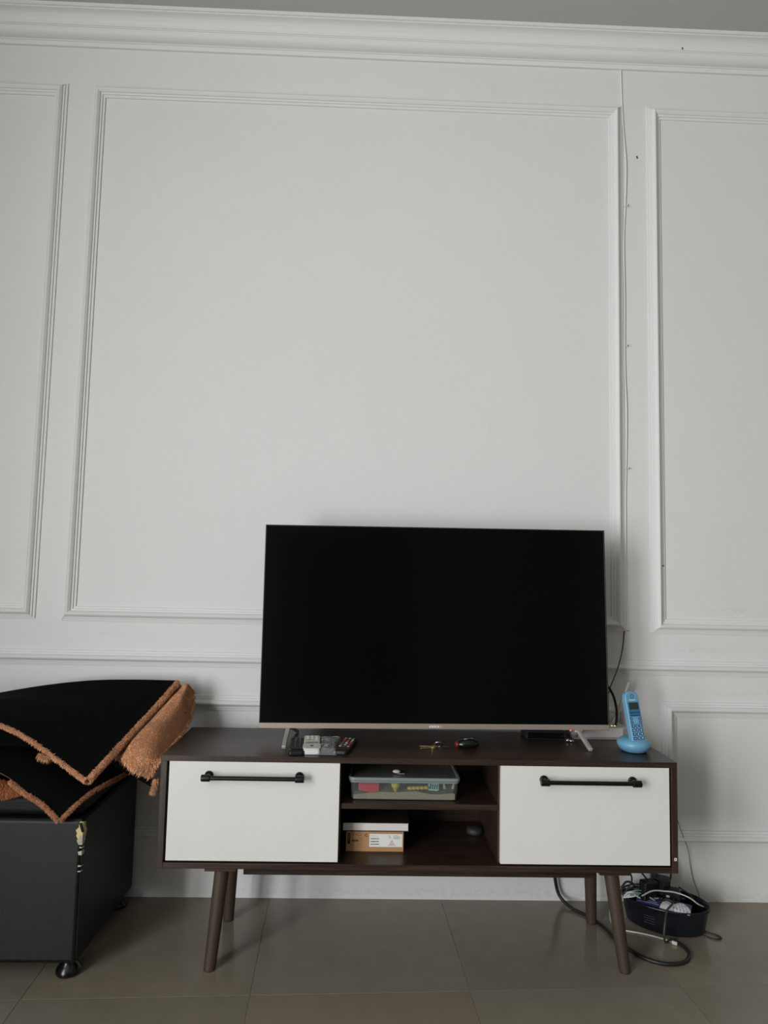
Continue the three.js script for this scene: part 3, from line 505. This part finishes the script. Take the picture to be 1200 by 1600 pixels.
// ---------- leather sofa end ----------
const SX = -.771, SZF = .502;
{
  const t = thing('sofa', 'black faux leather sofa end with a torn corner, folded rugs piled on it', 'sofa');
  part('base', span(-2.1, SX, .046, .434, .03, SZF, .007), leather, t);
  part('seat_cushion', T(rbox(1.32, .060, .455, .022, 4), SX - .668, .463, .258), leather, t);
  part('front_panel', T(slab(roundRect(1.322, .384, .014), .024, .010, 5), SX - .661, .2405, SZF - .021), leather, t, 'charcoal front panel');
  part('side_panel', T(slab(roundRect(.464, .380, .012), .006, .0025, 3), SX - .003, .2405, .2665, 0, Math.PI / 2), leather, t);
  for (const [x, z] of [[-.803, .462], [-.803, .075], [-2.03, .46], [-2.03, .075]]) part('foot', lathe([[0, 0], [.026, 0], [.032, .003], [.0345, .009], [.033, .017], [.026, .027], [.019, .034], [.017, .0455], [0, .0455]], 32).translate(x, 0, z), std('#080808', .25), t, 'glossy black disc foot');
  // torn corner: ragged foam patches wrapped round the vertical edge
  const tear = (y0, y1, wl, wr, k) => {
    const pos = [], n = 7;
    const left = [], right = [], mid = [];
    for (let i = 0; i <= n; i++) { const y = y0 + (y1 - y0) * i / n, e = Math.sin(Math.PI * Math.min(1, (i + .6) / n)) * .7 + .3; left.push([SX - .002 - wl * e * rr(.45, 1), y + rr(-.002, .002), SZF + .0048]); mid.push([SX + .0028, y + rr(-.001, .001), SZF + .0028 + rr(0, .0015)]); right.push([SX + .0048, y + rr(-.002, .002), SZF - .004 - wr * e * rr(.4, 1)]); }
    const q = (a, b, c, d) => { for (const p of [a, b, c, a, c, d]) pos.push(...p); };
    for (let i = 0; i < n; i++) { q(left[i], mid[i], mid[i + 1], left[i + 1]); q(mid[i], right[i], right[i + 1], mid[i + 1]); }
    const back = [SX - .012, (y0 + y1) / 2, SZF - .012];
    for (let i = 0; i < n; i++) { pos.push(...left[i + 1], ...back, ...left[i]); pos.push(...right[i], ...back, ...right[i + 1]); }
    const g = new THREE.BufferGeometry(); g.setAttribute('position', new THREE.Float32BufferAttribute(pos, 3)); g.setAttribute('uv', new THREE.Float32BufferAttribute(new Float32Array(pos.length / 3 * 2), 2)); g.computeVertexNormals(); return g;
  };
  part('torn_foam', [tear(.374, .428, .017, .02, 1)], foam, t, 'yellow foam showing through the torn corner');
  part('torn_foam', [tear(.3655, .392, .011, .004, 1)], std('#a9a294', .95), t, 'greyish torn lining');
  part('torn_foam', [tear(.338, .350, .007, .006, 1), tear(.357, .3595, .003, .003, 1), tear(.307, .3095, .004, .003, 1), tear(.2935, .2950, .004, .003, 1)], std('#b5b19f', .95), t, 'pale nicks along the corner');
  part('torn_flap', [tube([[SX - .004, .426, SZF + .008], [SX + .001, .415, SZF + .010], [SX + .004, .402, SZF + .006]], .0035, 8, 6)], leather, t);
}

// ---------- folded plush rugs ----------
const hairGeo = new THREE.ConeGeometry(1, 1, 4, 1, true).translate(0, .5, 0);
function fur(name, spots, parent, len, thick, base, lean, label, lie = .75) {   // spots: [point, normal]
  const m = new THREE.InstancedMesh(hairGeo, hairMat, spots.length); m.name = name; m.userData.kind = 'stuff'; if (label) m.userData.label = label;
  const q = new THREE.Quaternion(), M = new THREE.Matrix4(), c = new THREE.Color(), up = V(0, 1, 0), B = new THREE.Color(base);
  spots.forEach(([p, n], i) => {
    const d = n.clone().multiplyScalar(lie).add(V(rr(-.38, .38), rr(-.38, .38), rr(-.38, .38))).add(lean).normalize(); q.setFromUnitVectors(up, d);
    const L = len * rr(.6, 1.25), r = thick * rr(.7, 1.3); M.compose(p, q, V(r, L, r)); m.setMatrixAt(i, M);
    const clump = noise.noise(p.x * 60, p.y * 60, p.z * 60) + .9 * noise.noise(p.x * 22, p.y * 22, p.z * 22 + 5), k = 1 + .35 * clump + rr(-.35, .35); c.copy(B).multiplyScalar(k); c.r *= rr(.97, 1.05); m.setColorAt(i, c);
  });
  m.castShadow = m.receiveShadow = true; parent.add(m); return m;
}
const onCurve = (c, r, count) => { const out = [], F = 200, fr = c.computeFrenetFrames(F, false); for (let i = 0; i < count; i++) { const u = rnd(), k = Math.floor(u * F), a = rnd() * 6.283, n = fr.normals[k].clone().multiplyScalar(Math.cos(a)).addScaledVector(fr.binormals[k], Math.sin(a)); out.push([c.getPointAt(u).addScaledVector(n, r), n]); } return out; };
const onSheet = (f, count, flip) => { const out = [], e = .004; for (let i = 0; i < count; i++) { const u = rnd() * .996, v = rnd() * .996, p = f(u, v), n = f(u + e, v).sub(p).cross(f(u, v + e).sub(p)).normalize(); if (flip) n.negate(); out.push([p, n]); } return out; };
// Coons patch between four edges given as curves
function coons(c0, c1, d0, d1, bulge = () => 0) { // c0,c1 along u at v=0,1 ; d0,d1 along v at u=0,1
  const P = (c, t) => c.getPoint(Math.max(0, Math.min(1, t)));
  return (u, v) => {
    const a = P(c0, u).multiplyScalar(1 - v).addScaledVector(P(c1, u), v), b = P(d0, v).multiplyScalar(1 - u).addScaledVector(P(d1, v), u);
    const k = P(c0, 0).multiplyScalar((1 - u) * (1 - v)).addScaledVector(P(c0, 1), u * (1 - v)).addScaledVector(P(c1, 0), (1 - u) * v).addScaledVector(P(c1, 1), u * v);
    const r = a.add(b).sub(k); r.y += bulge(u, v) * Math.sin(Math.PI * u) * Math.sin(Math.PI * v); return r;
  };
}
const RUST = '#cc9870';
{
  const t = thing('plush_rug', 'upper folded rust-brown plush rug, black backing outward, slumped over the TV stand edge', 'rug', [0, 0, 0], 0, 'folded plush rugs on the sofa');
  // backing: front corner A, right edge A->B, left edge A->D, back edge D->C->B
  const A = [-.757, .552, .530];
  const right = curve([A, [-.731, .595, .43], [-.703, .640, .33], [-.671, .692, .21], [-.634, .755, .085]]);
  const left = curve([A, [-.823, .580, .50], [-.893, .612, .47], [-.972, .646, .44], [-1.055, .674, .42], [-1.25, .69, .40], [-1.55, .68, .38]]);
  const back = curve([[-.634, .755, .085], [-.78, .756, .087], [-.926, .751, .09], [-1.076, .733, .09], [-1.225, .706, .09], [-1.36, .676, .09], [-1.55, .62, .09]]);
  const far = curve([[-1.55, .68, .38], [-1.55, .67, .24], [-1.55, .62, .09]]);
  const top = coons(right, far, left, back, (u, v) => .012 + .012 * noise.noise(u * 3, v * 3, 8));
  // u along right edge, v along left edge
  const patch = (u, v) => top(u, v);
  part('backing', sheet(patch, 40, 48), felt, t, 'black felt backing');
  part('pile_base', sheet((u, v) => { const p = patch(u, v); p.y -= .012; return p; }, 30, 36, true), plush, t);
  const dropR = curve(right.points.map(p => [p.x + .004, p.y - .006, p.z + .003])), dropL = curve(left.points.map(p => [p.x, p.y - .005, p.z + .003]));
  part('plush_edge', [new THREE.TubeGeometry(dropR, 80, .0085, 10), new THREE.TubeGeometry(dropL, 80, .0055, 10)], plush, t, 'rust-brown plush edge');
  fur('edge_pile', [...onCurve(dropR, .0076, 6000), ...onCurve(dropL, .0046, 4200)], t, .0062, .0011, RUST, V(.25, -.55, .2));
  // the fold that hangs beyond the edge, pile outward
  const inner = curve([[-.632, .742, .075], [-.668, .690, .17], [-.708, .628, .28], [-.748, .578, .35]]);
  const outer = curve([[-.579, .724, .08], [-.569, .690, .11], [-.566, .655, .15], [-.568, .622, .215], [-.580, .596, .33], [-.590, .575, .42], [-.610, .532, .425]]);
  const topE = curve([[-.632, .742, .075], [-.612, .735, .078], [-.592, .738, .08], [-.579, .724, .08]]);
  const botE = curve([[-.748, .578, .35], [-.71, .574, .39], [-.66, .548, .415], [-.610, .532, .425]]);
  const hang = coons(inner, outer, topE, botE, (u, v) => .02);
  const hangS = (u, v) => { const p = hang(u, v); const b = .036 * Math.sin(Math.PI * Math.pow(v, 1.5)) - .016 * Math.sin(Math.PI * Math.min(1, v / .4)) + .010 * noise.noise(u * 5, v * 4, 3) * Math.sin(Math.PI * v); p.z += b; p.x += b * .1; p.y += .3 * b; return p; };
  part('hanging_fold', sheet(hangS, 40, 16, true), plush, t, 'rust-brown plush side');
  fur('fold_pile', onSheet(hangS, 9000, true), t, .021, .0019, RUST, V(-.45, -.95, .1), 'shaggy rust-brown pile', .5);
  fur('rim_pile', [...onCurve(outer, .002, 1500), ...onCurve(botE, .002, 1100)], t, .010, .0013, RUST, V(.0, -.7, .2));
  // black backing seen below the fold, with the tuft at its end
  const under = (u, v) => { const p = botE.getPoint(u), q = V(-.752 + .140 * u, .532 - .048 * u, .335 + .055 * u); const r = p.clone().lerp(q, v); r.z -= .006; return r; };
  part('backing', [sheet(under, 20, 8), sheet((u, v) => { const p = hangS(.14 + .86 * u, 1 - v * .35); p.x -= .003; p.z -= .02 * v + .012; return p; }, 30, 8)], felt, t, 'black felt backing');
  const tuft = curve([[-.600, .520, .405], [-.605, .495, .400], [-.612, .474, .398]]);
  part('plush_tuft', new THREE.TubeGeometry(tuft, 12, .005, 8), plush, t);
  fur('loose_tuft', onCurve(curve([[-.918, .6025, .475], [-.900, .598, .482], [-.882, .594, .487]]), .004, 260), t, .014, .0009, RUST, V(.1, -1.0, .4));
  fur('tuft_pile', onCurve(tuft, .004, 500), t, .010, .0009, RUST, V(0, -.8, .1));
  part('tucked_layer', T(rbox(.62, .06, .26, .025, 4), -1.15, .602, .215), felt, t);
}
{
  const t = thing('plush_rug', 'lower folded rust-brown plush rug, its black corner hanging over the sofa front', 'rug', [0, 0, 0], 0, 'folded plush rugs on the sofa');
  const A = [-.825, .446, .532];
  const right = curve([A, [-.800, .474, .505], [-.778, .494, .46], [-.756, .503, .40], [-.742, .502, .33], [-.735, .498, .25]]);
  const left = curve([A, [-.874, .490, .532], [-.935, .523, .525], [-.975, .545, .512], [-1.03, .562, .495], [-1.16, .575, .47], [-1.45, .575, .45]]);
  const back = curve([[-.735, .498, .25], [-.95, .55, .22], [-1.2, .565, .18], [-1.45, .555, .16]]);
  const far = curve([[-1.45, .575, .45], [-1.45, .565, .3], [-1.45, .555, .16]]);
  const top = coons(right, far, left, back, (u, v) => .02);
  part('backing', sheet(top, 36, 44), felt, t, 'black felt backing');
  part('pile_base', sheet((u, v) => { const p = top(u, v); p.y -= .010; p.z -= .014; return p; }, 28, 32, true), plush, t);
  const dR = curve(right.points.map(p => [p.x + .003, p.y - .006, p.z + .003])), dL = curve(left.points.slice(0, 4).map(p => [p.x, p.y - .006, p.z + .003]));
  part('plush_edge', [new THREE.TubeGeometry(dR, 60, .0045, 10), new THREE.TubeGeometry(dL, 60, .0048, 10)], plush, t, 'rust-brown plush edge');
  fur('edge_pile', [...onCurve(dR, .004, 2600), ...onCurve(dL, .0043, 2200)], t, .0060, .0010, '#b47c5a', V(.1, -.6, .2));
  // rolled lobe of pile at the front
  const lobe = (u, v) => { const a = v * Math.PI * 2, k = Math.sqrt(Math.max(0, 1 - Math.pow(Math.max(0, (u - .55) / .45), 2))); const x = -1.42 + u * .475, r = .036 * (.25 + .75 * k); return V(x, .513 + .012 * (1 - u) + r * .95 * Math.sin(a) * k - .004, .497 + r * .75 * Math.cos(a) * k); };
  part('rolled_fold', sheet(lobe, 48, 24, true), plush, t, 'rolled rust-brown plush fold');
  const spots = onSheet(lobe, 16000, true).filter(([p]) => p.x > -1.12).map(([p, n]) => [p, (() => { const c = V(p.x - .01, .513, .497); return p.clone().sub(c).normalize(); })()]);
  fur('roll_pile', spots, t, .013, .0017, '#a8683f', V(.1, -.45, .3), 'shaggy rust-brown pile');
  part('tucked_layer', T(rbox(.60, .05, .27, .02, 4), -1.13, .528, .27), felt, t);
}

// ---------- leads on the wall and behind the television ----------
{
  const t = thing('antenna_cable', 'thin cable clipped down the wall, white above, black where it reaches behind the television', 'cable');
  part('painted_run', tube([[.958, 3.121, .004], [.9605, 3.03, .0035], [.9625, 2.972, .0035], [.965, 2.91, .004], [.969, 2.84, .005], [.9755, 2.73, .006], [.972, 2.565, .004], [.966, 2.45, .004], [.9652, 2.37, .005], [.967, 2.2, .005], [.9665, 2.014, .004], [.9665, 1.90, .005], [.9705, 1.77, .006], [.968, 1.547, .004], [.9655, 1.46, .004], [.9645, 1.3, .0045], [.9645, 1.12, .0045], [.960, .952, .004]], .0026, 220, 8), paint, t, 'white painted length');
  for (const [x, y] of [[.972, 2.565], [.9665, 2.014], [.968, 1.547], [.960, .950]]) {
    const c = part('cable_clip', [new THREE.TorusGeometry(.0046, .0016, 8, 16, Math.PI).rotateY(Math.PI / 2).rotateZ(Math.PI / 2).translate(x, y, .003), rbox(.007, .006, .006, .0015).translate(x + .0075, y, .003)], paint, t);
    part('nail', [T(new THREE.CylinderGeometry(.0018, .0012, .012, 8), x + .0085, y, .010, Math.PI / 2)], std('#8b8c88', .4, { metalness: .6 }), c);
  }
  part('black_run', tube([[.960, .952, .004], [.955, .943, .007], [.950, .916, .014], [.931, .862, .04], [.899, .81, .08], [.868, .771, .115], [.846, .742, .14], [.80, .73, .15]], .0020, 60, 8), cordBlack, t, 'black hanging length');
}
{
  const t = thing('television_lead', 'thick black lead looping from behind the television down to the router', 'lead');
  part('lead', tube([[.80, .79, .16], [.836, .775, .165], [.858, .745, .158], [.872, .707, .148], [.878, .672, .140], [.877, .648, .135], [.876, .637, .134]], .0042, 60, 10), cordBlack, t);
}

// ---------- cable tub and leads on the floor ----------
const tubC = [1.028, 0, .158], tubTurn = -.50;
{
  const t = thing('cable_tub', 'dark oval plastic tub on the floor stuffed with adapters and leads', 'tub', tubC, tubTurn);
  const a = .138, b = .094, H = .082, ell = (r, k, y, u) => V(a * k * Math.cos(u), y, b * k * Math.sin(u));
  const prof = [[.0, .002], [.84, .002], [.88, .005], [.93, .04], [.97, .070], [1.0, .074], [1.015, .080], [1.0, .0835], [.965, .081], [.94, .072], [.89, .04], [.84, .008], [.0, .006]];
  const shell = sheet((u, v) => { const i = Math.min(prof.length - 2, Math.floor(v * (prof.length - 1))), f = v * (prof.length - 1) - i; const k = prof[i][0] + (prof[i + 1][0] - prof[i][0]) * f, y = prof[i][1] + (prof[i + 1][1] - prof[i][1]) * f; return ell(0, k, y, u * Math.PI * 2); }, 64, (prof.length - 1) * 2);
  part('shell', shell, phys('#11141b', .3, { side: THREE.DoubleSide }), t);
  for (let i = 0; i < 4; i++) part('vent_rib', tube([[ -.055, .030 + i * .008, .0835 + i * .0018], [-.04, .030 + i * .008, .0865 + i * .0018], [-.02, .030 + i * .008, .0895 + i * .0018]], .0011, 8, 6), std('#1c2028', .35), t);
  // printed packet
  const pk = thing('snack_packet', 'white and blue printed packet lying in the dark tub', 'packet', [1.008, .083, .198], tubTurn - .05);
  pk.rotation.set(.10, tubTurn - .05, -.02, 'YXZ');
  const ptex = canvasTex(512, 256, (c, w, h) => {
    c.fillStyle = '#2d2f63'; c.fillRect(0, 0, w, h); c.fillStyle = '#8d2f3f'; c.fillRect(0, 0, 110, 150); c.fillStyle = '#d8c0c0'; for (let i = 0; i < 4; i++) { c.save(); c.translate(30 + i * 20, 60 + i * 10); c.rotate(.6); c.fillRect(0, 0, 10, 44); c.restore(); }
    c.fillStyle = '#c8c8d0'; c.fillRect(10, 170, 120, 8); c.fillRect(60, 196, 140, 6); c.fillRect(20, 222, 200, 6);
    for (const x of [168, 262]) { c.fillStyle = '#e6e6ea'; c.beginPath(); c.ellipse(x, 96, 40, 32, .3, 0, 7); c.fill(); c.fillStyle = '#15151a'; c.beginPath(); c.ellipse(x + 8, 92, 14, 8, .6, 0, 7); c.fill(); c.fillRect(x - 22, 112, 16, 6); }
    c.fillStyle = '#dcdce0'; c.beginPath(); c.moveTo(230, 256); c.lineTo(250, 150); c.lineTo(310, 60); c.lineTo(440, 40); c.lineTo(512, 150); c.lineTo(512, 256); c.closePath(); c.fill();
    c.strokeStyle = '#8e90a8'; c.lineWidth = 4; for (let i = 0; i < 6; i++) { c.beginPath(); c.moveTo(300 + i * 30, 90 - i * 6); c.lineTo(330 + i * 32, 250); c.stroke(); }
    c.fillStyle = '#23243a'; for (let i = 0; i < 6; i++) c.fillRect(322 + i * 31, 206, 14, 12); c.fillStyle = '#c99a9a'; c.fillRect(420, 120, 46, 14);
  });
  const pillow = (u, v) => { const e = Math.sin(Math.PI * u) * Math.sin(Math.PI * v); return V((u - .5) * .165, .009 * Math.sqrt(Math.max(0, e)) + .0015 * noise.noise(u * 9, v * 7, 2), (v - .5) * .066); };
  part('sachet', [sheet((u, v) => pillow(u, 1 - v), 30, 16, false), sheet((u, v) => { const p = pillow(u, v); p.y = -.0015 - .004 * Math.sin(Math.PI * u) * Math.sin(Math.PI * v); return p; }, 20, 10, false)], std('#ffffff', .4, { map: ptex, side: THREE.DoubleSide }), pk);
  // power adapters
  const adapter = (label, w, h, d, pos, rot) => { const o = thing('power_adapter', label, 'adapter', pos, 0, 'power adapters in the tub'); o.rotation.set(...rot, 'YXZ'); part('case', rbox(w, h, d, .006, 3).translate(0, h / 2, 0), blackPlastic, o); part('seam', rbox(w + .0006, .001, d + .0006, .0004).translate(0, h * .55, 0), mattBlack, o); part('strain_relief', cyl([w / 2 - .002, h * .4, 0], [w / 2 + .014, h * .4, 0], .004, .0028, 12), mattBlack, o); return o; };
  adapter('tall black power adapter nearest the green ties, standing on end', .055, .062, .034, [.967, .082, .168], [.05, .35, -.06]);
  adapter('black power adapter in the middle of the tub, tilted behind the others', .062, .058, .04, [1.018, .086, .135], [0, -.3, -.12]);
  const ad3 = adapter('low black power adapter over the packet with a white sticker', .052, .042, .040, [1.046, .078, .172], [.08, -.35, -.05]);
  part('sticker', rbox(.010, .007, .0008, .0003).translate(-.014, .024, .0203), whitePlastic, ad3, 'small white sticker');
  // bundle of pale leads
  const bd = thing('lead_bundle', 'tangled bundle of pale green and white ties at the tub end behind the leg', 'bundle');
  for (let i = 0; i < 14; i++) {
    const a0 = rr(-.5, .5), y = .086 + rr(0, .022), x = .90 + rr(-.02, .015), z = .155 + rr(-.03, .03), L = rr(.06, .10);
    part('strand', tube([[x, y, z], [x + L * .35, y + rr(.004, .016), z + rr(-.012, .012)], [x + L * .7, y + rr(-.004, .01), z + .02 * a0], [x + L, y - .012 + rr(-.006, .004), z + .06 * a0]], rr(.0016, .0028), 16, 6), std(i % 3 === 0 ? '#c6ccc4' : ['#7d9a8a', '#8aa698', '#5e7c6c'][i % 3], .5), bd);
  }
  // leads
  const lead = (name, label, pts, r, mat = cordBlack, n = 60) => { const o = thing(name, label, 'lead'); part('lead', tube(pts, r, n, 10), mat, o); return o; };
  lead('power_cable', 'thick black cord looping on the floor round the stand leg to the tub', [[.655, .20, .045], [.688, .12, .035], [.712, .03, .03], [.745, .0062, .07], [.785, .0062, .125], [.812, .0062, .205], [.822, .0062, .275], [.845, .0062, .333], [.880, .0062, .385], [.928, .0062, .408], [.985, .0062, .396], [1.022, .0062, .345], [1.018, .0062, .300], [.996, .0062, .272]], .0058, cordBlack, 140);
  const wh = lead('white_lead', 'thin white lead on the floor with a pale connector before the tub', [[.898, .05, .03], [.889, .004, .035], [.868, .0024, .09], [.850, .0024, .165], [.862, .0024, .200], [.890, .0024, .213], [.925, .0024, .226], [.968, .0024, .250], [1.000, .0045, .281]], .0022, cordWhite, 90);
  part('connector', T(rbox(.017, .010, .011, .002), 1.004, .0055, .287, 0, -.75, 0), std('#b8bab6', .35), wh, 'pale plastic connector');
  lead('grey_lead', 'grey lead arching over the front of the dark tub to the floor', [[1.045, .094, .190], [1.020, .098, .235], [.985, .095, .275], [.968, .070, .300], [.962, .035, .306], [.970, .012, .296], [.992, .0035, .272], [1.02, .0032, .262]], .0032, std('#34342f', .5), 60);
  lead('thin_loop_lead', 'thin black lead making a flat loop on the floor beyond the tub', [[1.125, .003, .150], [1.118, .003, .200], [1.142, .0028, .213], [1.166, .0028, .235], [1.170, .0028, .252], [1.150, .0028, .258], [1.120, .0028, .232], [1.105, .0032, .215], [1.115, .010, .18]], .0022, cordBlack, 80);
  lead('adapter_lead', 'black lead bending from the stand corner down into the tub', [[.952, .30, .12], [.975, .262, .14], [1.010, .222, .13], [1.064, .165, .11], [1.070, .148, .115], [1.052, .110, .14], [1.050, .095, .165]], .0030, cordBlack, 60);
  lead('adapter_lead', 'black lead dropping from under the stand to the tall adapter', [[.86, .255, .16], [.905, .218, .17], [.945, .170, .17], [.967, .145, .168]], .0028);
  lead('adapter_lead', 'black kinked lead hanging between the stand leg and the green ties', [[.85, .26, .18], [.875, .215, .19], [.905, .165, .19], [.905, .145, .19], [.882, .108, .185]], .0026);
  lead('adapter_lead', 'black lead running from under the stand to the middle adapter', [[.905, .265, .13], [.955, .215, .13], [1.005, .160, .13], [1.020, .140, .135]], .0030);
  lead('coiled_lead', 'dark lead coiled at the tub rim above the green ties', [[.885, .110, .15], [.905, .130, .15], [.925, .124, .155], [.918, .110, .16], [.890, .104, .165], [.925, .1, .17]], .0035);
  lead('white_strap_lead', 'white lead curving across the adapters to the tub rim', [[.925, .118, .225], [.965, .130, .215], [1.005, .128, .212], [1.045, .122, .208], [1.09, .105, .205], [1.125, .080, .195], [1.150, .066, .18]], .0022, cordWhite);
  lead('rim_lead', 'thin dark lead crossing the tub end and bending by the wall', [[1.080, .115, .15], [1.112, .095, .165], [1.135, .060, .165], [1.135, .02, .170], [1.125, .003, .175]], .0022);
  lead('rim_lead', 'thin dark lead rising to a peak beyond the tub', [[1.125, .003, .185], [1.150, .03, .14], [1.172, .055, .10], [1.150, .060, .085], [1.11, .062, .08]], .0020);
  lead('wall_wire', 'hair-thin wire slanting down the wall behind the stand corner', [[1.128, .32, .018], [1.150, .25, .019], [1.172, .19, .022], [1.185, .13, .012], [1.197, .08, .008], [1.214, .035, .008], [1.22, .004, .012]], .0011, std('#4a4842', .6));
  lead('spur_lead', 'short black lead across the tub under the adapters', [[1.000, .086, .190], [1.015, .100, .205], [1.030, .096, .215], [1.050, .090, .205]], .005);
}

renderer.render(scene, camera);
